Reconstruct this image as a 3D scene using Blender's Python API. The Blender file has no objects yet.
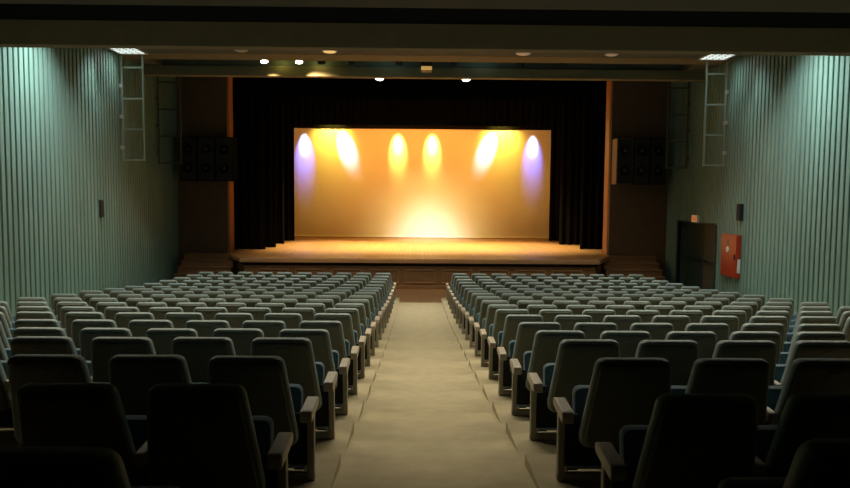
import bpy, bmesh, math, random
from mathutils import Vector, Matrix
random.seed(7)
C = bpy.context.scene.collection
R = math.radians
E = 2.90                                   # eye height above the flat floor in front of the stage

# ------------------------------------------------------------------ materials
def mat(name, col, rough=0.6, metal=0.0, var=0.0, scale=8.0, emit=None, estr=0.0, spec=0.5, bump=0.0, bscale=60.0, stretch=None, sheen=0.0):
    m = bpy.data.materials.new(name); m.use_nodes = True
    nt = m.node_tree; b = nt.nodes['Principled BSDF']
    b.inputs['Base Color'].default_value = (*col, 1)
    b.inputs['Roughness'].default_value = rough
    b.inputs['Metallic'].default_value = metal
    b.inputs['Specular IOR Level'].default_value = spec
    if sheen: b.inputs['Sheen Weight'].default_value = sheen
    tc = nt.nodes.new('ShaderNodeTexCoord'); mp = nt.nodes.new('ShaderNodeMapping')
    nt.links.new(tc.outputs['Object'], mp.inputs['Vector'])
    if stretch: mp.inputs['Scale'].default_value = stretch
    if var:
        n = nt.nodes.new('ShaderNodeTexNoise'); n.inputs['Scale'].default_value = scale; n.inputs['Detail'].default_value = 5
        nt.links.new(mp.outputs['Vector'], n.inputs['Vector'])
        r = nt.nodes.new('ShaderNodeValToRGB')
        r.color_ramp.elements[0].position = 0.3; r.color_ramp.elements[1].position = 0.7
        r.color_ramp.elements[0].color = (*[c*(1-var) for c in col], 1)
        r.color_ramp.elements[1].color = (*[min(1, c*(1+var)) for c in col], 1)
        nt.links.new(n.outputs['Fac'], r.inputs['Fac']); nt.links.new(r.outputs['Color'], b.inputs['Base Color'])
    if bump:
        n2 = nt.nodes.new('ShaderNodeTexNoise'); n2.inputs['Scale'].default_value = bscale; n2.inputs['Detail'].default_value = 3
        nt.links.new(mp.outputs['Vector'], n2.inputs['Vector'])
        bp = nt.nodes.new('ShaderNodeBump'); bp.inputs['Strength'].default_value = bump; bp.inputs['Distance'].default_value = 0.01
        nt.links.new(n2.outputs['Fac'], bp.inputs['Height']); nt.links.new(bp.outputs['Normal'], b.inputs['Normal'])
    if emit:
        b.inputs['Emission Color'].default_value = (*emit, 1); b.inputs['Emission Strength'].default_value = estr
    return m

def planks(name, c1, c2, mortar, length, width, along_y=True, rough=0.4, msize=0.006):
    m = bpy.data.materials.new(name); m.use_nodes = True
    nt = m.node_tree; b = nt.nodes['Principled BSDF']; b.inputs['Roughness'].default_value = rough
    tc = nt.nodes.new('ShaderNodeTexCoord'); mp = nt.nodes.new('ShaderNodeMapping')
    if along_y: mp.inputs['Rotation'].default_value = (0, 0, R(90))
    nt.links.new(tc.outputs['Object'], mp.inputs['Vector'])
    br = nt.nodes.new('ShaderNodeTexBrick'); nt.links.new(mp.outputs['Vector'], br.inputs['Vector'])
    br.inputs['Color1'].default_value = (*c1, 1); br.inputs['Color2'].default_value = (*c2, 1); br.inputs['Mortar'].default_value = (*mortar, 1)
    br.inputs['Scale'].default_value = 1; br.inputs['Mortar Size'].default_value = msize
    br.inputs['Brick Width'].default_value = length; br.inputs['Row Height'].default_value = width
    n = nt.nodes.new('ShaderNodeTexNoise'); n.inputs['Scale'].default_value = 3; n.inputs['Detail'].default_value = 6
    mx = nt.nodes.new('ShaderNodeMixRGB'); mx.blend_type = 'MULTIPLY'; mx.inputs['Fac'].default_value = 0.35
    nt.links.new(mp.outputs['Vector'], n.inputs['Vector'])
    nt.links.new(br.outputs['Color'], mx.inputs['Color1']); nt.links.new(n.outputs['Fac'], mx.inputs['Color2'])
    nt.links.new(mx.outputs['Color'], b.inputs['Base Color'])
    return m

M = dict(
    wall=mat('teal_painted_battens', (0.155, 0.27, 0.232), 0.45, var=0.12, scale=1.5, stretch=(1, 1, 0.3)),
    groove=mat('dark_batten_backing', (0.035, 0.07, 0.058), 0.8),
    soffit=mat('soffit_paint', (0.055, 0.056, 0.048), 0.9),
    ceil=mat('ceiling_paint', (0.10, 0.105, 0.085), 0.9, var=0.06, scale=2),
    recess=mat('recess_paint', (0.10, 0.115, 0.095), 0.7),
    beam=mat('beam_paint', (0.19, 0.165, 0.10), 0.85, var=0.08, scale=3),
    dark=mat('dark_cavity', (0.012, 0.012, 0.012), 0.9),
    frontwall=mat('front_wall_brown', (0.12, 0.075, 0.045), 0.8, var=0.1, scale=3),
    jamb=mat('jamb_wood', (0.42, 0.17, 0.06), 0.5, var=0.1, scale=4),
    carpet=mat('beige_carpet', (0.42, 0.35, 0.215), 0.95, var=0.07, scale=7, bump=0.3, bscale=90, spec=0.1),
    frontfloor=planks('front_floor_wood', (0.26, 0.14, 0.055), (0.21, 0.11, 0.045), (0.07, 0.04, 0.02), 2.4, 0.28, along_y=False, rough=0.55),
    stage=planks('stage_boards', (0.55, 0.32, 0.13), (0.48, 0.265, 0.10), (0.30, 0.17, 0.07), 3.0, 0.14, rough=0.42),
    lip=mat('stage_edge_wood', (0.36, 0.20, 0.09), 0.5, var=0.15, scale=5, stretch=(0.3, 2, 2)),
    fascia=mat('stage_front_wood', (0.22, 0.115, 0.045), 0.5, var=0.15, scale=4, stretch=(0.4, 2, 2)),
    moulding=mat('panel_moulding_wood', (0.30, 0.15, 0.055), 0.45),
    steps=mat('step_wood', (0.24, 0.125, 0.055), 0.55, var=0.12, scale=4),
    black=mat('black_velour', (0.006, 0.006, 0.007), 0.95, spec=0.05, var=0.2, scale=3),
    cyc=mat('white_cloth', (0.82, 0.80, 0.76), 0.95, spec=0.05, var=0.015, scale=1.2),
    shell=mat('seat_shell_grey_green', (0.118, 0.128, 0.092), 0.5, var=0.10, scale=6, bump=0.08, bscale=200),
    uphol=mat('seat_upholstery_teal', (0.20, 0.26, 0.245), 0.55, var=0.08, scale=14, bump=0.15, bscale=220, sheen=0.25),
    pan=mat('seat_pan_blue', (0.035, 0.105, 0.15), 0.75, var=0.1, scale=14, bump=0.15, bscale=220, sheen=0.2),
    dark_fill=mat('added_dark_fill', (0.012, 0.014, 0.016), 0.8),
    arm=mat('armrest_beige', (0.42, 0.36, 0.27), 0.38, var=0.12, scale=12),
    post=mat('post_painted_steel', (0.30, 0.27, 0.20), 0.45, var=0.08, scale=10),
    rod=mat('steel_rod', (0.62, 0.60, 0.55), 0.3, metal=0.9),
    plate=mat('dull_number_plate', (0.15, 0.145, 0.115), 0.45),
    metal_black=mat('black_painted_metal', (0.015, 0.015, 0.016), 0.5),
    cabinet=mat('black_cabinet_paint', (0.010, 0.010, 0.010), 1.0, spec=0.0),
    grille=mat('speaker_grille', (0.012, 0.012, 0.012), 0.75, bump=0.3, bscale=150),
    driver=mat('speaker_cone', (0.013, 0.012, 0.012), 0.5, spec=0.2),
    cap=mat('speaker_dust_cap', (0.07, 0.06, 0.05), 0.4),
    spkside=mat('speaker_side_wood', (0.13, 0.045, 0.018), 0.6),
    ladder=mat('ladder_pale_green', (0.30, 0.40, 0.35), 0.45),
    laddershade=mat('ladder_green_unlit_tone', (0.07, 0.075, 0.06), 0.5),  # darker copy of the ladder paint, lack of light put into the colour
    clamp=mat('pale_clamp', (0.60, 0.62, 0.58), 0.4),
    red=mat('red_enamel', (0.36, 0.038, 0.013), 0.3, var=0.12, scale=5),
    white=mat('white_plastic', (0.75, 0.75, 0.70), 0.5),
    glass=mat('dark_hose_glass', (0.12, 0.03, 0.02), 0.1),
    doorleaf=mat('dark_door_leaf', (0.085, 0.080, 0.055), 0.6),
    doorgreen=mat('dark_green_door_leaf', (0.022, 0.045, 0.038), 0.6),
    louver=mat('troffer_louver', (0.5, 0.5, 0.5), 0.4),
    tube=mat('lit_tube_panel', (0.9, 0.9, 0.9), 0.5, emit=(0.86, 1.0, 0.95), estr=1.35),
    lens=mat('lit_spot_lens', (0.9, 0.9, 0.9), 0.3, emit=(1.0, 0.86, 0.72), estr=14),
    warm=mat('warm_downlight', (0.8, 0.7, 0.5), 0.5, emit=(1.0, 0.62, 0.22), estr=0.7),
    warmdim=mat('dim_downlight', (0.5, 0.45, 0.35), 0.5, emit=(1.0, 0.6, 0.4), estr=0.16),
    amber=mat('amber_lit_panel', (0.8, 0.6, 0.3), 0.5, emit=(1.0, 0.55, 0.16), estr=0.42),
    exit=mat('lit_exit_face', (0.85, 0.5, 0.25), 0.5, emit=(1.0, 0.42, 0.16), estr=0.26),
    exitside=mat('exit_sign_casing', (0.62, 0.68, 0.66), 0.5),
    exitmark=mat('exit_sign_mark', (0.6, 0.10, 0.03), 0.5, emit=(1.0, 0.12, 0.03), estr=0.25),
)

# ------------------------------------------------------------------ mesh helpers
class MB:
    def __init__(s): s.v = []; s.f = []
    def add(s, vs, fs):
        b = len(s.v); s.v += [tuple(v) for v in vs]; s.f += [tuple(i+b for i in f) for f in fs]; return s
    def box(s, x0, x1, y0, y1, z0, z1, tf=None):
        vs = [(x0,y0,z0),(x1,y0,z0),(x1,y1,z0),(x0,y1,z0),(x0,y0,z1),(x1,y0,z1),(x1,y1,z1),(x0,y1,z1)]
        if tf: vs = [tf @ Vector(v) for v in vs]
        return s.add(vs, [(0,3,2,1),(4,5,6,7),(0,1,5,4),(1,2,6,5),(2,3,7,6),(3,0,4,7)])
    def rings(s, loops, caps=True):                      # loops: list of equal-length point lists
        n = len(loops[0]); vs = [p for l in loops for p in l]; fs = []
        for k in range(len(loops)-1):
            for i in range(n):
                j = (i+1) % n
                fs.append((k*n+i, k*n+j, (k+1)*n+j, (k+1)*n+i))
        if caps:
            fs.append(tuple(reversed(range(n)))); fs.append(tuple(range((len(loops)-1)*n, len(loops)*n)))
        return s.add(vs, fs)
    def tube(s, p0, p1, r, n=10, r1=None):
        p0 = Vector(p0); p1 = Vector(p1); d = (p1-p0).normalized()
        a = d.orthogonal().normalized(); b = d.cross(a); r1 = r if r1 is None else r1
        L = lambda p, q: [p + (a*math.cos(2*math.pi*i/n) + b*math.sin(2*math.pi*i/n))*q for i in range(n)]
        return s.rings([L(p0, r), L(p1, r1)])
    def lathe(s, prof, centre, axis, n=20):              # prof: (radius, distance along axis)
        d = Vector(axis).normalized(); a = d.orthogonal().normalized(); b = d.cross(a); c = Vector(centre)
        return s.rings([[c + d*t + (a*math.cos(2*math.pi*i/n) + b*math.sin(2*math.pi*i/n))*max(r, 1e-4) for i in range(n)] for r, t in prof])
    def prism(s, poly, z0, z1):
        return s.rings([[(x,y,z0) for x,y in poly], [(x,y,z1) for x,y in poly]])
    def build(s, name, m, parent=None, bevel=0.0, seg=2, smooth=False):
        me = bpy.data.meshes.new(name); me.from_pydata(s.v, [], s.f)
        bm = bmesh.new(); bm.from_mesh(me)
        bmesh.ops.recalc_face_normals(bm, faces=bm.faces)
        if bevel:
            es = [e for e in bm.edges if len(e.link_faces) == 2 and e.calc_face_angle(0) > R(40)]
            bmesh.ops.bevel(bm, geom=es, offset=bevel, segments=seg, affect='EDGES', profile=0.5, clamp_overlap=True)
        if smooth:
            for f in bm.faces: f.smooth = True
        bm.to_mesh(me); bm.free()
        if smooth:
            try: me.set_sharp_from_angle(angle=R(42))
            except Exception: pass
        if isinstance(m, (list, tuple)):
            for q in m: me.materials.append(q)
        else: me.materials.append(m)
        o = bpy.data.objects.new(name, me); C.objects.link(o)
        if parent: o.parent = parent
        return o

def tag(o, label, cat, group=None):
    o['label'] = label; o['category'] = cat
    if group: o['group'] = group
    return o
def thing(name, label, cat, loc=(0,0,0), rz=0.0, group=None):
    o = bpy.data.objects.new(name, None); C.objects.link(o); o.empty_display_size = 0.1
    o.location = loc; o.rotation_euler = (0, 0, rz)
    return tag(o, label, cat, group)
def struct(o): o['kind'] = 'structure'; return o
def copy_tree(o, parent=None):
    c = o.copy(); C.objects.link(c)
    if parent: c.parent = parent
    for ch in list(o.children): copy_tree(ch, c)
    return c
def light(kind, name, loc, energy, col, direction=None, **kw):
    l = bpy.data.lights.new(name, kind); l.energy = energy; l.color = col
    for k, v in kw.items(): setattr(l, k, v)
    o = bpy.data.objects.new(name, l); C.objects.link(o); o.location = loc
    if direction is not None:
        o.rotation_euler = Vector(direction).to_track_quat('-Z', 'Y').to_euler()
    return o

# ------------------------------------------------------------------ rows and rake
HARM = [1.086,1.164,1.262,1.385,1.49,1.58,1.675,1.765,1.85,1.93,2.01,2.095,2.175,2.235,2.285,2.335,2.375,2.405]
ARM = 0.46
ROWS = [(1.83, E-0.905-ARM)] + [(2.94+0.942*n, E-HARM[n]-ARM) for n in range(18)]     # (y, floor z), rear row first
ROWS = [(y, max(z, 0.0)) for y, z in ROWS]
def rake(y):
    P = [(-3.0, ROWS[0][1]+0.10)] + ROWS + [(30, 0.0)]
    for (a, za), (b, zb) in zip(P, P[1:]):
        if a <= y <= b: return za + (zb-za)*(y-a)/(b-a)
    return 0.0
AISLE = 0.65; FIRST = 1.03; PITCH = 0.53; NSEAT = 10
W = 8.25; WS = {-1: 8.03, 1: 8.22}           # distance of the side walls from the hall axis

# ------------------------------------------------------------------ floor
fl = MB()
ys = [-2.0] + [y for y, z in ROWS[:-1]] + [18.62]
vs = []; fs = []
for y in ys:
    z = rake(y) - 0.03 
    vs += [(-W-0.4, y, z), (W+0.4, y, z), (-W-0.4, y, z-0.3), (W+0.4, y, z-0.3)]
for k in range(len(ys)-1):
    a = 4*k; b = 4*(k+1); fs += [(a, a+1, b+1, b), (a+2, b+2, b+3, a+3), (a, b, b+2, a+2), (a+1, a+3, b+3, b+1)]
fs += [(0, 2, 3, 1), (4*(len(ys)-1), 4*(len(ys)-1)+1, 4*(len(ys)-1)+3, 4*(len(ys)-1)+2)]
fl.add(vs, fs)
for y, z in ROWS:                            # level tier under each half row
    for s in (-1, 1):
        a, b = sorted((s*(AISLE-0.07), s*6.3))
        fl.box(a, b, y-0.42, y+0.42, z-0.25, z)
struct(fl.build('floor', M['carpet']))
struct(MB().box(-W-0.4, W+0.4, 18.62, 24.0, -0.3, 0.0).build('floor.001', M['frontfloor']))

# ------------------------------------------------------------------ side walls of vertical battens
def batten_wall(name, side, y0, y1, x, pitch, holes=(), gw=0.055):
    """x: the distance of the batten faces from the hall axis; holes: (y0, y1, ztop)"""
    mb = MB(); y = y0
    while y < y1 - 1e-6:
        e = min(y + pitch - gw, y1); zb = -0.3
        for a, b, zt in holes:
            if y < b and e > a: zb = zt
        xa, xb = sorted((side*x, side*(x+0.045)))
        mb.box(xa, xb, y, e, zb, 7.2)
        y += pitch
    o = struct(mb.build(name, M['wall'], bevel=0.008, seg=1))
    bk = MB(); xa, xb = sorted((side*(x+0.040), side*(x+0.24)))
    edges = [y0]; 
    for a, b, zt in holes:
        bk.box(xa, xb, edges[-1], a, -0.3, 7.2); bk.box(xa, xb, a, b, zt, 7.2); edges.append(b)
    bk.box(xa, xb, edges[-1], y1, -0.3, 7.2)
    struct(bk.build(name + '_backing', M['groove']))
KINK = 17.2
DY0, DY1, DZ = 19.45, 22.25, 2.12
for side, nm in ((-1, 'left'), (1, 'right')):
    batten_wall('wall_' + nm, side, -1.0, KINK, WS[side]-0.15, 0.18)
    batten_wall('wall_' + nm + '_front', side, KINK, 23.3, WS[side], 0.155, holes=((DY0, DY1, DZ),) if side == 1 else (), gw=0.045)
struct(MB().box(-W-0.5, W+0.5, -1.3, -1.0, -0.3, 7.2).build('wall_back', M['dark']))

# exit doorway on the right wall
WR = WS[1]
dm = MB()
dm.box(WR+0.34, WR+0.42, DY0-0.1, DY1+0.1, -0.05, DZ+0.1)
dm.box(WR+0.04, WR+0.42, DY0-0.12, DY0-0.002, -0.05, DZ+0.1); dm.box(WR+0.04, WR+0.42, DY1+0.002, DY1+0.12, -0.05, DZ+0.1)
dm.box(WR+0.04, WR+0.42, DY0-0.1, DY1+0.1, DZ+0.002, DZ+0.1)
struct(dm.build('wall_exit_recess', M['doorleaf']))
fr = MB()
fr.box(WR-0.02, WR+0.10, DY0-0.05, DY0, 0, DZ+0.05); fr.box(WR-0.02, WR+0.10, DY1, DY1+0.05, 0, DZ+0.05); fr.box(WR-0.02, WR+0.10, DY0, DY1, DZ, DZ+0.05)
struct(fr.build('trim_1', M['doorgreen'], bevel=0.006))
mid = (DY0+DY1)/2
d1 = struct(MB().box(WR+0.27, WR+0.32, DY0+0.02, mid-0.01, 0.005, DZ-0.01).build('door_1', M['doorleaf'], bevel=0.004))
d2 = struct(MB().box(WR+0.27, WR+0.32, mid+0.01, DY1-0.02, 0.005, DZ-0.01).build('door_2', M['doorgreen'], bevel=0.004))
for d, a, b in ((d1, DY0+0.15, mid-0.15), (d2, mid+0.15, DY1-0.15)):
    k = MB().tube((WR+0.20, a, 1.0), (WR+0.20, b, 1.0), 0.02); k.box(WR+0.20, WR+0.28, a, a+0.04, 0.97, 1.03); k.box(WR+0.20, WR+0.28, b-0.04, b, 0.97, 1.03)
    k.build('push_bar', M['metal_black'], d)

# ------------------------------------------------------------------ ceiling
HC = E + 3.65
def slab(name, x0, x1, y0, y1, z0, z1, m, bevel=0.0): return struct(MB().box(x0, x1, y0, y1, z0, z1).build(name, M[m], bevel=bevel))
WX = W + 0.5
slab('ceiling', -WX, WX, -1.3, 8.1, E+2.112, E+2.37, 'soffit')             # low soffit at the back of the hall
slab('ceiling_slot', -WX, WX, -1.3, 13.4, E+4.6, E+4.8, 'dark')
slab('ceiling_slot_side', -WX, WX, 8.0, 8.1, E+2.35, E+4.6, 'dark')
slab('ceiling_beam', -WX, WX, 11.5, 11.75, E+2.362, E+2.75, 'beam')
slab('ceiling_beam_top', -WX, WX, 11.52, 12.6, E+2.75, E+4.6, 'dark')
slab('ceiling_main', -WX, WX, 12.6, 18.64, HC, HC+0.2, 'ceil')
slab('ceiling_step', -WX, WX, 18.67, 19.5, HC-0.005, HC+0.2, 'beam')
slab('ceiling_gap', -WX, WX, 18.6, 18.72, HC+0.06, HC+0.25, 'dark')
slab('ceiling_recess', -7.5, 7.5, 19.0, 20.5, HC+0.9, HC+1.1, 'dark')
slab('ceiling_recess_front', -WX, WX, 19.3, 19.5, HC+0.15, HC+1.0, 'dark')
slab('ceiling_side_left', -WX, -7.45, 19.5, 20.55, HC-0.005, HC+0.3, 'ceil')
slab('ceiling_side_right', 7.55, WX, 19.5, 20.55, HC-0.005, HC+0.3, 'ceil')
slab('ceiling_recess_back', -WX, WX, 20.55, 20.75, HC-0.02, HC+1.1, 'recess')
slab('ceiling_lip', -WX, WX, 20.45, 20.75, HC-0.27, HC+0.005, 'beam', 0.01)
slab('ceiling_front', -WX, WX, 20.75, 23.4, HC+0.5, HC+0.7, 'ceil')

# ------------------------------------------------------------------ proscenium wall, stage house
PY = 23.3; OL, OR_ = -6.38, 6.30; ZS = E - 1.96      # ZS: stage floor height
slab('wall_front_left', -WX, OL, PY, PY+0.7, -0.2, HC+0.8, 'frontwall')
slab('wall_front_right', OR_, WX, PY, PY+0.7, -0.2, HC+0.8, 'frontwall')
slab('wall_front_header', OL, OR_, PY, PY+0.7, HC+0.45, HC+0.8, 'dark')
slab('trim_2', OL-0.002, OL+0.02, PY+0.18, PY+0.68, ZS, HC+0.45, 'jamb', 0.005)
slab('trim_3', OR_-0.02, OR_+0.002, PY+0.18, PY+0.68, ZS, HC+0.45, 'jamb', 0.005)
slab('wall_stage_back', -9.4, 9.4, 33.2, 33.4, -0.2, E+6.2, 'dark')
slab('wall_stage_left', -9.4, -9.2, 24.0, 33.4, -0.2, E+6.2, 'dark')
slab('wall_stage_right', 9.2, 9.4, 24.0, 33.4, -0.2, E+6.2, 'dark')
slab('ceiling_stage', -9.4, 9.4, 23.3, 33.4, E+6.0, E+6.2, 'dark')
slab('wall_front_top', -9.4, 9.4, PY, PY+0.7, HC+0.75, E+6.2, 'dark')

ap = [(-5.5, 21.4), (5.5, 21.4), (6.30, 23.02), (6.30, PY), (9.2, PY+0.72), (9.2, 33.2), (-9.2, 33.2), (-9.2, PY+0.72), (-6.38, PY), (-6.38, 23.02)]
ap2 = [(-5.5, 21.4), (5.5, 21.4), (6.28, 23.02), (6.28, 33.2), (-6.36, 33.2), (-6.36, 23.02)]
struct(MB().prism(ap2, ZS-0.02, ZS).build('stage_floor', M['stage']))
struct(MB().box(-9.2, -6.361, 24.01, 33.2, ZS-0.1, ZS-0.001).box(6.281, 9.2, 24.01, 33.2, ZS-0.1, ZS-0.001).build('stage_floor.001', M['stage']))
lip2 = [(-5.5-0.03, 21.37), (5.5+0.03, 21.37), (6.32, 23.03), (-6.40, 23.03)]
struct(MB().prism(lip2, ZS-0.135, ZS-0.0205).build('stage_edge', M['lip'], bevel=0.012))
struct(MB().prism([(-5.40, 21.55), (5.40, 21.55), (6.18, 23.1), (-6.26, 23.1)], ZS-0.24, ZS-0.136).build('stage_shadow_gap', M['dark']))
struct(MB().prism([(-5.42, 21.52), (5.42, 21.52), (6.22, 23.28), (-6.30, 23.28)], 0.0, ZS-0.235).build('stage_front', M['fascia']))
mo = MB(); np_ = 9; pw = 10.2/np_
for k in range(np_):
    x0 = -5.1 + k*pw + 0.10; x1 = x0 + pw - 0.20; z0, z1 = 0.17, ZS-0.33
    for a in ((x0, x1, z0, z0+0.04), (x0, x1, z1-0.04, z1), (x0, x0+0.04, z0+0.04, z1-0.04), (x1-0.04, x1, z0+0.04, z1-0.04)):
        mo.box(a[0], a[1], 21.49, 21.52, a[2], a[3])
struct(mo.build('trim_4', M['moulding'], bevel=0.008))
struct(MB().box(-5.35, 5.35, 21.47, 21.52, 0.0, 0.12).build('baseboard_stage', M['fascia'], bevel=0.006))

for s, x0, x1, lab in ((-1, -7.70, -6.02, 'brown wooden steps up to the stage on the side away from the exit door'),
                       (1, 5.95, 7.75, 'shadowed wooden steps up to the stage next to the exit door')):
    t = thing('stage_steps', lab, 'steps', ((x0+x1)/2, 22.4, 0), group=None)
    w = (x1-x0)/2; n = 5
    for k in range(n):
        zt = (ZS-0.006)*(k+1)/n
        MB().box(-w, w, -0.78+0.30*k, 0.86, zt-ZS/n + (0.001 if k else 0), zt-0.035).build('riser', M['steps'], t)
        MB().box(-w-0.02, w+0.02, -0.81+0.30*k, 0.86, zt-0.034, zt).build('tread', M['steps'], t, bevel=0.01)

# ------------------------------------------------------------------ curtains and cloth
def curtain(name, x0, x1, y, z0, z1, m, amp=0.06, wl=0.28, ripple=True, seed=0):
    rnd = random.Random(seed); n = max(8, int((x1-x0)/0.035)); mb = MB(); ph = rnd.random()*6
    cols = []
    for i in range(n+1):
        x = x0 + (x1-x0)*i/n
        d = amp*math.sin(2*math.pi*x/wl + ph + 0.8*math.sin(x*2.3+ph)) + amp*0.4*math.sin(2*math.pi*x/(wl*2.7) + ph*2)
        cols.append((x, d))
    loop_f = []; vs = []; fs = []
    zs = [z0, z0 + (z1-z0)*0.5, z1]
    for (x, d) in cols:
        for z in zs:
            k = 1.0 if z < z1 else 0.6
            vs.append((x, y + d*k, z))
        for z in zs:
            k = 1.0 if z < z1 else 0.6
            vs.append((x, y + d*k + 0.015, z))
    for i in range(n):
        a = i*6; b = (i+1)*6
        for k in range(2):
            fs.append((a+k, b+k, b+k+1, a+k+1)); fs.append((a+3+k, a+4+k, b+4+k, b+3+k))
        fs.append((a, a+3, b+3, b)); fs.append((a+2, b+2, b+5, a+5))
    for a in (0, n*6):
        for k in range(2): fs.append((a+k, a+k+1, a+k+4, a+k+3))
    mb.add(vs, fs)
    return mb.build(name, M[m], smooth=True)
ORD = ['first', 'second', 'third', 'fourth', 'fifth', 'sixth', 'seventh', 'eighth', 'ninth', 'tenth', 'eleventh', 'twelfth',
       'thirteenth', 'fourteenth', 'fifteenth', 'sixteenth', 'seventeenth', 'eighteenth', 'nineteenth']
ZT = E + 5.6
for k, (y, xi) in enumerate(((24.45, -5.42), (25.45, -5.24), (27.4, -5.30), (29.25, -5.22))):
    tag(curtain('stage_curtain', -8.3, xi, y, ZS+0.015, ZT, 'black', seed=k),
        'black wing curtain, %s behind the stage jamb, away from exit door side' % ORD[k], 'curtain', 'black wing curtains at the stage sides')
for k, (y, xi) in enumerate(((25.6, 5.88), (28.0, 5.60), (30.3, 5.62))):
    tag(curtain('stage_curtain', xi, 8.6, y, ZS+0.015, ZT, 'black', seed=k+10),
        'black wing curtain, %s behind the stage jamb, exit door side' % ORD[k], 'curtain', 'black wing curtains at the stage sides')
for k, (y, zb, lab) in enumerate(((25.0, E+3.35, 'black border curtain across the top of the stage opening, in front'),
                                  (29.0, E+2.84, 'black border curtain across the stage, second behind the opening'),
                                  (31.84, E+2.965, 'black border curtain hanging along the top edge of the lit screen'))):
    tag(curtain('border_curtain', -8.4, 8.6, y, zb, ZT, 'black', amp=0.03 if y < 31 else 0.012, seed=20+k), lab, 'curtain')
SY = 31.9
t = thing('projection_screen', 'wide white screen cloth at the back of the stage lit orange', 'screen', (0.12, SY, ZS))
sc = MB(); nx, nz = 120, 30; vs = []; fs = []
SX0, SX1, SH = -5.95, 6.0, (E+3.4) - ZS
for i in range(nx+1):
    for j in range(nz+1):
        u = SX0 + (SX1-SX0)*i/nx; v = 0.07 + (SH-0.07)*j/nz
        wob = 0.012*math.sin(u*6+0.6*math.sin(v*2)) * max(0, (abs(u)-3.8)/2.2) * max(0, 1-v/3)
        vs.append((u, wob, v))
N0 = len(vs); vs += [(x, y+0.02, z) for x, y, z in vs]
q = lambda i, j: i*(nz+1)+j
for i in range(nx):
    for j in range(nz):
        fs.append((q(i,j), q(i+1,j), q(i+1,j+1), q(i,j+1))); fs.append((N0+q(i,j), N0+q(i,j+1), N0+q(i+1,j+1), N0+q(i+1,j)))
for i in range(nx):
    fs.append((q(i,0), N0+q(i,0), N0+q(i+1,0), q(i+1,0))); fs.append((q(i,nz), q(i+1,nz), N0+q(i+1,nz), N0+q(i,nz)))
for j in range(nz):
    fs.append((q(0,j), q(0,j+1), N0+q(0,j+1), N0+q(0,j))); fs.append((q(nx,j), N0+q(nx,j), N0+q(nx,j+1), q(nx,j+1)))
sc.add(vs, fs).build('cloth', M['cyc'], t, smooth=True)
MB().tube((SX0, 0, 0.045), (SX1, 0, 0.045), 0.04, 12).build('bottom_batten', M['cyc'], t, smooth=True)

# ------------------------------------------------------------------ theatre seats
def outline(wb, wt, h, rb, rt, n=5):
    """rounded trapezoid, counter-clockwise, (u, v) with v from 0 to h"""
    cs = [(-wb, 0, rb), (wb, 0, rb), (wt, h, rt), (-wt, h, rt)]; pts = []
    for k in range(4):
        p = Vector(cs[k][:2]); a = Vector(cs[k-1][:2]); b = Vector(cs[(k+1) % 4][:2]); r = cs[k][2]
        p0 = p + (a-p).normalized()*r; p1 = p + (b-p).normalized()*r
        for i in range(n+1):
            t_ = i/n; pts.append((1-t_)**2*p0 + 2*t_*(1-t_)*p + t_**2*p1)
    return pts
def loft(mb, pts, cu, cv, loops, place):
    rr = []
    for ins, off in loops:
        l = []
        for p in pts:
            d = Vector((p.x-cu, p.y-cv)); k = 1 - ins/max(d.length, 1e-3)
            l.append(place(cu + d.x*k, cv + d.y*k, off))
        rr.append(l)
    return mb.rings(rr)
BH = 0.545
def back_place(u, v, off):                    # off > 0 towards the sitter
    ang = math.atan2(0.155, BH)
    y = -0.070 - math.sin(ang)*v + math.cos(ang)*off - 0.018*(1-(u/0.25)**2)
    z = 0.225 + math.cos(ang)*v + math.sin(ang)*off
    return (u, y, z)
def make_seat():
    r = thing('theatre_seat', '', 'seat', (0,0,0), 0, 'theatre seats in rows facing the stage')
    o1 = outline(0.246, 0.190, BH, 0.07, 0.045)
    loft(MB(), [p + Vector((0, 0.0)) for p in o1], 0, BH*0.5, [(0.050, -0.020), (0.022, -0.020), (0.012, -0.012), (0.010, 0.010)], back_place).build('back_shell', M['shell'], r, smooth=True)
    o2 = outline(0.257, 0.198, BH+0.008, 0.075, 0.05)
    loft(MB(), o2, 0, BH*0.5, [(0.012, -0.006), (0.002, 0.002), (0.0, 0.02), (0.006, 0.045), (0.03, 0.06), (0.07, 0.066)], back_place).build('backrest', M['uphol'], r, smooth=True)
    o3 = outline(0.236, 0.242, 0.44, 0.04, 0.05)
    def pan_place(u, v, off): return (u, 0.06 + 0.05*v/0.44 + off, 0.075 + v)
    loft(MB(), o3, 0, 0.22, [(0.035, 0.0), (0.008, 0.012), (0.0, 0.04), (0.006, 0.075), (0.04, 0.10)], pan_place).build('seat_cushion', M['pan'], r, smooth=True)
    pl = MB(); z0 = BH*0.875
    pp = [back_place(u, v, o) for o in (-0.024, -0.019) for u, v in ((-0.03, z0), (0.03, z0), (0.03, z0+0.022), (-0.03, z0+0.022))]
    pl.add(pp, [(0,1,2,3),(4,7,6,5),(0,4,5,1),(1,5,6,2),(2,6,7,3),(3,7,4,0)]).build('number_plate', M['plate'], r)
    MB().box(-0.243, 0.243, 0.0535, 0.0595, 0.055, 0.33).build('dark_fill_panel', M['dark_fill'], r)  # black sheet added to darken the space under the seat
    return r
def arm_mb(w=0.021):
    mb = MB()
    prof = [(-0.155, 0.385), (-0.15, 0.446), (-0.13, 0.452), (0.08, 0.466), (0.115, 0.456), (0.12, 0.43), (0.10, 0.41), (-0.03, 0.395)]
    return mb.rings([[(-w, y, z) for y, z in prof], [(w, y, z) for y, z in prof]])
seat0 = make_seat()
arm0 = arm_mb().build('armrest', M['arm'], bevel=0.008)
arm1 = arm_mb(0.033).build('armrest', M['arm'], bevel=0.008)
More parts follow.
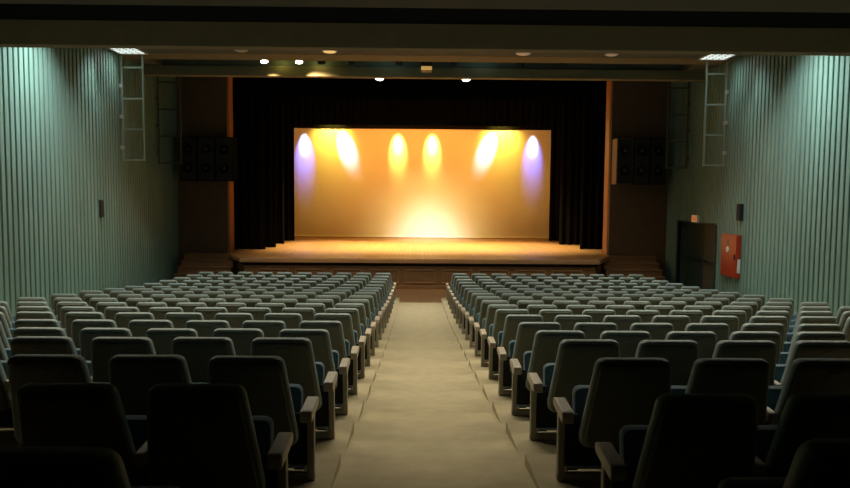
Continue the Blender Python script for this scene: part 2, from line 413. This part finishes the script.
leg0 = MB().box(-0.020, 0.020, 0.004, 0.052, 0, 0.402).build('leg', M['post'], bevel=0.005, seg=1)
rail0 = MB().box(-0.022, 0.485, 0.006, 0.048, 0.002, 0.045).build('foot_rail', M['post'], bevel=0.004, seg=1)
rod0 = MB().tube((0.02, 0.028, 0.075), (0.478, 0.028, 0.075), 0.011, 8)
rod0.tube((0.03, 0.028, 0.04), (0.03, 0.028, 0.085), 0.012, 8); rod0 = rod0.build('rod', M['rod'], smooth=True)
br = MB().box(-0.243, 0.243, -0.02, 0.05, 0.23, 0.26)
br.box(-0.243, -0.20, -0.07, 0.05, 0.26, 0.30).box(0.20, 0.243, -0.07, 0.05, 0.26, 0.30)
end0 = MB().box(0.019, 0.10, 0.030, 0.0525, 0.055, 0.38).build('dark_fill_end', M['dark_fill'])  # black strip added to close the bright gap beside the aisle leg
brk0 = br.build('bracket', M['metal_black'])
NUM = ['one','two','three','four','five','six','seven','eight','nine','ten','eleven','twelve','thirteen','fourteen','fifteen','sixteen','seventeen','eighteen','nineteen']
def side_parts(root, first, s, x, full, used):
    """an arm and its leg on the side s (-1 or +1) of a seat, at x"""
    for o in [arm1 if first else arm0, leg0] + ([rail0, rod0] if full else []):
        c = o.copy(); C.objects.link(c); c.parent = root
        c.location = (x, 0, 0)
        if first and o is leg0:
            e = end0.copy(); C.objects.link(e); e.parent = root; e.location = (x, 0, 0); e.scale = (-s, 1, 1)
        if o in (rail0, rod0) and s > 0: c.rotation_euler = (0, 0, 0); c.scale = (-1, 1, 1)
F = 700.0
count = 0
NUDGE = {(1, -1): 0.10, (0, 1): 0.07, (1, 1): -0.02, (0, -1): -0.02}      # the two rearmost rows stand a little askew
for ri, (y, z) in enumerate(ROWS):
    stage_row = len(ROWS) - 1 - ri            # 0 = nearest the stage
    for side in (-1, 1):
        for k in range(NSEAT):
            x = side*(FIRST + 0.02*side + k*PITCH)
            # leave out what lies wholly outside the frame
            px = 417 + F*(x + 0.115)/(y-0.2)
            lim = F*0.27/(y-0.2)
            if px < -lim or px > 850 + lim: continue
            rnd = random.Random(ri*100 + k*2 + (side > 0))
            root = copy_tree(seat0)
            root.location = (x, y + NUDGE.get((ri, side), 0.0) + rnd.uniform(-0.008, 0.008), z)
            root.rotation_euler = (0, 0, R(rnd.uniform(-0.6, 0.6)))
            side_parts(root, k == 0, -side, -side*0.265 if k else -side*(0.318 + 0.012*side), True, None)
            if k == NSEAT-1: side_parts(root, False, side, side*0.285, False, None)
            c = brk0.copy(); C.objects.link(c); c.parent = root
            place = ('%s from the aisle' % ORD[k]) if k else 'beside the centre aisle'
            look = 'shadowed dark' if ri <= 2 else 'grey-green'
            blk = 'exit-door side' if side > 0 else 'away from exit'
            root['label'] = '%s theatre seat, row %s from stage, %s, %s' % (look, NUM[stage_row], place, blk)
            count += 1
print('SEATS', count)
for o in list(seat0.children) + [seat0]: bpy.data.objects.remove(o)
for o in (arm0, arm1, leg0, rail0, rod0, brk0, end0): bpy.data.objects.remove(o)

# ------------------------------------------------------------------ wall ladders for lamps
def ladder(side, y, w, zbot, lab, m='ladder', n=4, step=0.81):
    t = thing('wall_ladder', lab, 'ladder', (side*(WS[side]-0.002), y, zbot), group='lighting ladders on the side walls')
    top = HC - zbot - 0.02
    for nm, x in (('outer_rail', -side*w), ('wall_rail', -side*0.06)):
        MB().box(x-0.022, x+0.022, -0.022, 0.022, 0, top).build(nm, M[m], t, bevel=0.004, seg=1)
    for k in range(n+1):
        if k*step + 0.02 < top:
            a, b = sorted((-side*(w-0.022), -side*0.082))
            MB().box(a, b, -0.018, 0.018, k*step, k*step+0.045).build('rung', M[m], t)
    for k in range(3):
        a, b = sorted((-side*0.082, -side*0.0))
        zz = 0.30 + k*step
        MB().box(a-0.0, b, -0.05, 0.05, zz, zz+0.10).build('clamp', M['clamp' if m == 'ladder' else m], t, bevel=0.01)  # clamps of the dim ladders take the shaded colour too
    return t
ladder(-1, 18.9, 0.62, E+0.85, 'pale green steel lamp ladder, closer to camera, on the doorless wall')
ladder(-1, 21.5, 0.72, E+0.88, 'dim lamp ladder closer to the stage on the doorless wall', 'laddershade')
ladder(1, 18.95, 0.60, E+0.84, 'pale green lamp ladder on the wall between exit door and red cabinet')
ladder(1, 21.6, 0.66, E+0.87, 'dim lamp ladder closer to the stage above the exit door', 'laddershade')

# ------------------------------------------------------------------ loudspeakers
def speaker(x0, x1, y0, y1, z0, z1, lab, wood=False):
    t = thing('loudspeaker', lab, 'speaker', ((x0+x1)/2, (y0+y1)/2, z0), group='loudspeakers beside the stage opening')
    w = (x1-x0)/2; d = (y1-y0)/2; h = z1-z0
    MB().box(-w, w, -d, d, 0, h).build('cabinet', M['spkside'] if wood else M['cabinet'], t, bevel=0.015)
    MB().box(-w+0.03, w-0.03, -d-0.02, -d+0.001, 0.03, h-0.03).build('grille', M['grille'], t, bevel=0.006)
    for zz in (h*0.30, h*0.73):
        MB().lathe([(0.0, -0.005), (0.10, -0.005), (0.155, 0.015), (0.165, 0.028), (0.18, 0.03), (0.19, 0.02), (0.19, 0.0)], (0, -d-0.02, zz), (0, -1, 0)).build('driver', M['driver'], t, smooth=True)
        MB().lathe([(0.06, 0.0), (0.052, 0.02), (0.03, 0.035), (0.0, 0.04)], (0, -d-0.02, zz), (0, -1, 0)).build('dust_cap', M['cap'], t, smooth=True)
    MB().box(-0.12, 0.12, d-0.001, d+0.02, h*0.3, h*0.7).build('wall_mount', M['metal_black'], t)
sx = -7.52
PL = ['beside the side wall', 'in the middle of its three', 'at the stage opening']
for k in range(3):
    a = -7.77 + k*0.575
    speaker(a+0.006, a+0.569, 22.7, 23.27, E+0.40, E+1.80, 'black loudspeaker %s, away from exit door' % PL[k])
for k in range(3):
    a = 6.32 + k*0.545
    speaker(a+0.006, a+0.539, 22.7, 23.27, E+0.40, E+1.88, '%s loudspeaker %s, exit door side' % ('wood-sided black' if k == 0 else 'black', PL[2-k]), wood=(k == 0))
def wall_speaker(side, y, z, lab):
    t = thing('wall_speaker', lab, 'speaker', (side*WS[side], y, z), group='small speakers on the side walls')
    a, b = sorted((-side*0.002, -side*0.09))
    MB().box(a, b, -0.10, 0.10, 0, 0.44).build('cabinet', M['metal_black'], t, bevel=0.012)
    a, b = sorted((-side*0.089, -side*0.098))
    MB().box(a, b, -0.085, 0.085, 0.02, 0.42).build('grille', M['grille'], t)
wall_speaker(1, 17.9, E-0.60, 'small black wall speaker above the red hose cabinet')
wall_speaker(-1, 17.5, E-0.62, 'small black wall speaker on the doorless wall')

# ------------------------------------------------------------------ exit sign and hose cabinet
t = thing('exit_sign', 'small lit orange and white exit sign box above the doorway', 'sign', (WS[1], 20.75, E-0.75))
MB().box(-0.085, 0.0, -0.20, 0.20, 0, 0.22).build('casing', M['exitside'], t, bevel=0.006)
MB().box(-0.092, -0.0845, -0.19, 0.19, 0.012, 0.208).build('face', M['exit'], t)
mk = MB().box(-0.095, -0.0915, -0.14, 0.14, 0.07, 0.095); mk.box(-0.095, -0.0915, -0.14, 0.14, 0.125, 0.15)
mk.build('marking', M['exitmark'], t)

t = thing('fire_hose_cabinet', 'red metal fire hose cabinet on the green wall beside exit doorway', 'cabinet', (WS[1], 18.3, E-2.09))
MB().box(-0.10, 0.0, -0.47, 0.47, 0, 1.12).build('body', M['red'], t, bevel=0.012)
d = MB().box(-0.125, -0.099, -0.45, 0.45, 0.02, 1.10).build('door', M['red'], t, bevel=0.008)
MB().lathe([(0.075, 0), (0.075, 0.012), (0.0, 0.014)], (-0.125, 0.05, 0.72), (-1, 0, 0)).build('round_window', M['white'], d, smooth=True)
MB().box(-0.132, -0.124, -0.06, 0.10, 0.84, 1.0).build('hose_window', M['glass'], d, bevel=0.004)
MB().box(-0.15, -0.124, -0.40, -0.36, 0.48, 0.62).build('handle', M['metal_black'], d, bevel=0.006)
MB().box(-0.095, -0.015, -0.476, -0.469, 0.14, 0.50).build('notice', M['white'], t)

# ------------------------------------------------------------------ ceiling lamps
def troffer(x, y0, y1, lab):
    t = thing('ceiling_light', lab, 'ceiling light', (x, (y0+y1)/2, HC), group='square ceiling lights by the side walls')
    w = 0.33; d = (y1-y0)/2
    MB().box(-w, w, -d, d, -0.006, -0.001).build('diffuser', M['tube'], t)
    fr = MB().box(-w-0.03, w+0.03, -d-0.03, -d, -0.03, -0.001); fr.box(-w-0.03, w+0.03, d, d+0.03, -0.03, -0.001)
    fr.box(-w-0.03, -w, -d, d, -0.03, -0.001); fr.box(w, w+0.03, -d, d, -0.03, -0.001)
    fr.build('frame', M['louver'], t)
    lv = MB()
    for k in range(1, 4):
        u = -w + 2*w*k/4; lv.box(u-0.006, u+0.006, -d, d, -0.022, -0.0065)
    for k in range(1, 4):
        u = -d + 2*d*k/4; lv.box(-w, w, u-0.006, u+0.006, -0.022, -0.0065)
    lv.build('louver', M['louver'], t)
troffer(-7.57, 18.0, 18.72, 'square lit ceiling light panel above the doorless wall side')
troffer(7.64, 18.0, 18.72, 'square lit ceiling light panel above the exit door side')

def downlight(x, y, r, m, lab):
    t = thing('downlight', lab, 'ceiling light', (x, y, HC), group='round downlights across the ceiling')
    MB().lathe([(r+0.035, -0.001), (r+0.035, -0.012), (r, -0.016), (r, -0.001)], (0,0,0), (0,0,1)).build('ring', M['louver'], t, smooth=True)
    MB().lathe([(r, -0.012), (r*0.97, -0.03), (r*0.6, -0.045), (0.0, -0.05)], (0,0,0), (0,0,1)).build('diffuser', M[m], t, smooth=True)
downlight(-2.38, 18.2, 0.16, 'warm', 'brightest amber round downlight flush in the ceiling')
downlight(2.59, 18.25, 0.16, 'warmdim', 'pinkish dim round downlight between amber sensor and darker downlight')
downlight(4.86, 18.25, 0.14, 'warmdim', 'very dim round downlight in ceiling towards the exit door side')
downlight(-4.63, 18.2, 0.14, 'louver', 'unlit round downlight in ceiling towards the doorless wall')
t = thing('ceiling_sensor', 'tiny amber rectangular panel in the ceiling above the aisle', 'ceiling fitting', (0.1, 17.4, HC))
MB().box(-0.09, 0.09, -0.09, 0.09, -0.02, -0.001).build('casing', M['warm'], t, bevel=0.005)

def spotlight(loc, aim, lit, lab, r=0.115, top=None):
    t = thing('spotlight', lab, 'spotlight', loc, group='stage spotlights in the ceiling slot')
    d = Vector(aim).normalized()
    MB().lathe([(r*0.5, -0.30), (r*0.85, -0.26), (r*0.9, -0.10), (r, -0.08), (r, 0.0), (r*0.93, 0.0), (r*0.9, -0.02)], (0,0,0), d, 18).build('housing', M['metal_black'], t, smooth=True)
    MB().lathe([(r*0.92, -0.022), (r*0.92, -0.015), (r*0.5, -0.006), (0.0, -0.003)], (0,0,0), d, 18).build('lens', M['lens'] if lit else M['glass'], t, smooth=True)
    yk = MB(); c = -d*0.13
    yk.box(c.x-r-0.025, c.x-r-0.01, c.y-0.02, c.y+0.02, c.z, 0.24); yk.box(c.x+r+0.01, c.x+r+0.025, c.y-0.02, c.y+0.02, c.z, 0.24)
    yk.box(c.x-r-0.025, c.x+r+0.025, c.y-0.02, c.y+0.02, 0.24, 0.26); yk.tube((c.x, c.y, 0.25), (c.x, c.y, (top or 0.45)), 0.015)
    yk.build('yoke', M['metal_black'], t)
slotz = HC + 0.03
for k, (x, lit, lab) in enumerate(((-4.42, 1, 'lit spotlight in the ceiling slot over the plain wall side, outermost of two'),
                     (-3.45, 1, 'lit spotlight in the ceiling slot over plain wall side, closer to the aisle'),
                     (-2.82, 0, 'unlit black spotlight in the slot beside the yellow glow'),
                     (-2.0, 0, 'unlit black spotlight in slot, one along from the yellow glow'),
                     (-0.65, 0, 'unlit dark spotlight in slot beside the amber projector, plain wall side'),
                     (0.88, 0, 'unlit dark spotlight in slot beside the amber projector, exit side'),
                     (2.75, 0, 'unlit dark spotlight in slot over exit side, closer to aisle'),
                     (3.95, 0, 'unlit dark spotlight in slot over exit side, outermost'))):
    spotlight((x, 19.95, slotz + (0.0 if lit else -0.02)), (0.12 if lit else 0.0, -0.35, -0.95) if lit else (0, 0.5, -0.85), lit, lab, top=0.79 if lit else 0.8)
for x, lab in ((-1.28, 'lit spotlight peeking below the front beam, plain wall side of the aisle'), (1.35, 'lit spotlight peeking below the front beam, exit side of the aisle')):
    spotlight((x, 21.55, HC-0.14), (0.0, -0.40, -0.92), 1, lab, r=0.14, top=0.6)
t = thing('projector', 'black projector box with amber lit panel in the ceiling slot', 'projector', (0.12, 20.0, HC-0.20))
MB().box(-0.16, 0.16, -0.2, 0.25, 0.03, 0.62).build('body', M['metal_black'], t, bevel=0.02)
MB().box(-0.15, 0.15, -0.215, -0.199, 0.03, 0.13).build('lit_panel', M['amber'], t, bevel=0.004)
MB().box(-0.05, 0.05, -0.05, 0.05, 0.62, 1.0).build('mount', M['metal_black'], t)

# ------------------------------------------------------------------ lights
# house lights over the seats, hidden up in the ceiling slot
HOUSE = (1.0, 0.92, 0.72)
for x in (-5.0, 0.0, 5.0):
    light('AREA', 'slot_light', (x, 9.3, E+3.05), 155, HOUSE, (0, -0.36, -1), shape='RECTANGLE', size=3.6, size_y=0.5, spread=R(155))
for x in (-5.0, 0.0, 5.0):
    light('AREA', 'house_light', (x, 14.6, HC-0.03), 44, (1.0, 0.97, 0.84), (0, 0, -1), shape='RECTANGLE', size=0.6, size_y=0.6, spread=R(130))
    light('AREA', 'house_light', (x*0.9, 17.9, HC-0.04), 78, (1.0, 0.95, 0.80), (0, -0.1, -1), shape='RECTANGLE', size=0.5, size_y=0.5, spread=R(100))
COOL = (0.92, 1.0, 0.97)
for s in (-1, 1):
    light('AREA', 'wall_washer', (s*7.0, 14.2, HC-0.05), 110, COOL, (s*0.45, -0.05, -1), shape='RECTANGLE', size=0.7, size_y=1.6, spread=R(110))
    light('AREA', 'wall_washer', (s*7.25, 17.0, HC-0.05), 9, COOL, (s*0.30, 0.0, -1), shape='RECTANGLE', size=0.4, size_y=0.4, spread=R(80))
    light('AREA', 'troffer_light', (s*7.6, 18.36, HC-0.05), 9, COOL, (s*0.3, -0.35, -1), shape='RECTANGLE', size=0.7, size_y=0.75, spread=R(110))
light('POINT', 'slot_glow', (-2.95, 20.25, HC+0.12), 3.5, (1.0, 0.85, 0.2), shadow_soft_size=0.1)
light('POINT', 'slot_glow', (-4.0, 20.25, HC+0.12), 3.0, (1.0, 0.85, 0.2), shadow_soft_size=0.1)
light('POINT', 'slot_glow', (-0.9, 20.0, HC+0.4), 2.2, (0.6, 1.0, 0.9), shadow_soft_size=0.1)
light('POINT', 'slot_glow', (1.7, 20.0, HC+0.4), 2.2, (0.6, 1.0, 0.9), shadow_soft_size=0.1)

# stage lamps
AMB = (1.0, 0.345, 0.035)
light('AREA', 'stage_batten', (0, 29.5, E+3.5), 175, AMB, (0, 0.9, -1), shape='RECTANGLE', size=8.0, size_y=0.25, spread=R(150))
def sspot(x, y, z, tx, ty, tz, e, col, ang, blend, soft=0.05):
    light('SPOT', 'stage_spot', (x, y, z), e, col, (tx-x, ty-y, tz-z), spot_size=R(ang), spot_blend=blend, shadow_soft_size=soft)
LZ = E + 3.7; LY = 31.1
for x in (-5.22, 5.10):
    sspot(x, LY, LZ, x, SY, E+1.85, 1500, (0.12, 0.16, 1.0), 28, 1.0)
    sspot(x, LY, LZ, x, SY, E+2.3, 1150, (0.45, 0.66, 1.0), 19, 1.0)
sspot(-3.85, LY, LZ, -3.38, SY, E+2.25, 1500, (0.80, 0.75, 1.0), 29, 1.0)
sspot( 3.62, LY, LZ,  3.10, SY, E+2.25, 1500, (0.80, 0.75, 1.0), 29, 1.0)
for x in (-1.0, 0.55):
    sspot(x, LY, LZ, x, SY, E+2.1, 1250, (1.0, 0.86, 0.16), 29, 1.0)
    sspot(x, LY, LZ, x, SY, E+2.25, 800, (1.0, 0.95, 0.6), 15, 1.0)
sspot(-3.9, LY, E+3.4, -3.95, SY, E+2.6, 400, (1.0, 0.72, 0.08), 104, 1.0)
sspot( 3.6, LY, E+3.4,  3.65, SY, E+2.6, 400, (1.0, 0.72, 0.08), 104, 1.0)
sspot(0.3, 25.9, E+3.9, 0.45, SY-1.0, ZS, 3900, (1.0, 0.93, 0.80), 32, 1.0, 0.6)
sspot(0.3, 25.9, E+3.9, 0.4, SY-0.6, ZS, 1900, (1.0, 0.80, 0.26), 50, 1.0, 0.8)
for x in (-3.2, 0.2, 3.6):
    sspot(x, 27.0, E+4.2, x*0.95, 26.6, ZS, 5000, (1.0, 0.72, 0.32), 72, 0.9, 0.15)
for x, tx in ((-4.42, -2.5), (-3.45, 2.0)):
    sspot(x, 20.05, HC-0.08, tx, 23.6, ZS, 800, (1.0, 0.68, 0.34), 72, 1.0, 0.06)
for x, tx in ((-1.28, 0.5), (1.35, 0.5)):
    sspot(x, 21.7, HC-0.1, tx, 26.0, ZS, 700, (1.0, 0.72, 0.36), 60, 1.0, 0.1)

# world: almost black
w = bpy.data.worlds.new('World'); bpy.context.scene.world = w; w.use_nodes = True
w.node_tree.nodes['Background'].inputs['Color'].default_value = (0.01, 0.01, 0.01, 1)

# ------------------------------------------------------------------ camera
cd = bpy.data.cameras.new('Camera'); cam = bpy.data.objects.new('Camera', cd); C.objects.link(cam)
cd.sensor_width = 36.0; cd.lens = 700*36/850; cd.clip_start = 0.05; cd.clip_end = 200
pitch = math.atan(49/700); yaw = 8/700
cam.matrix_world = Matrix.Translation((-0.11, 0, E)) @ Matrix.Rotation(-yaw, 4, 'Z') @ Matrix.Rotation(math.pi/2 - pitch, 4, 'X') @ Matrix.Rotation(R(0.45), 4, 'Z')
S = bpy.context.scene; S.camera = cam
S.view_settings.view_transform = 'Standard'; S.view_settings.look = 'None'; S.view_settings.exposure = 0.0; S.view_settings.gamma = 1.0
S.view_settings.use_curve_mapping = False
S.cycles.use_denoising = True
S.cycles.max_bounces = 8; S.cycles.diffuse_bounces = 4; S.cycles.sample_clamp_indirect = 6.0
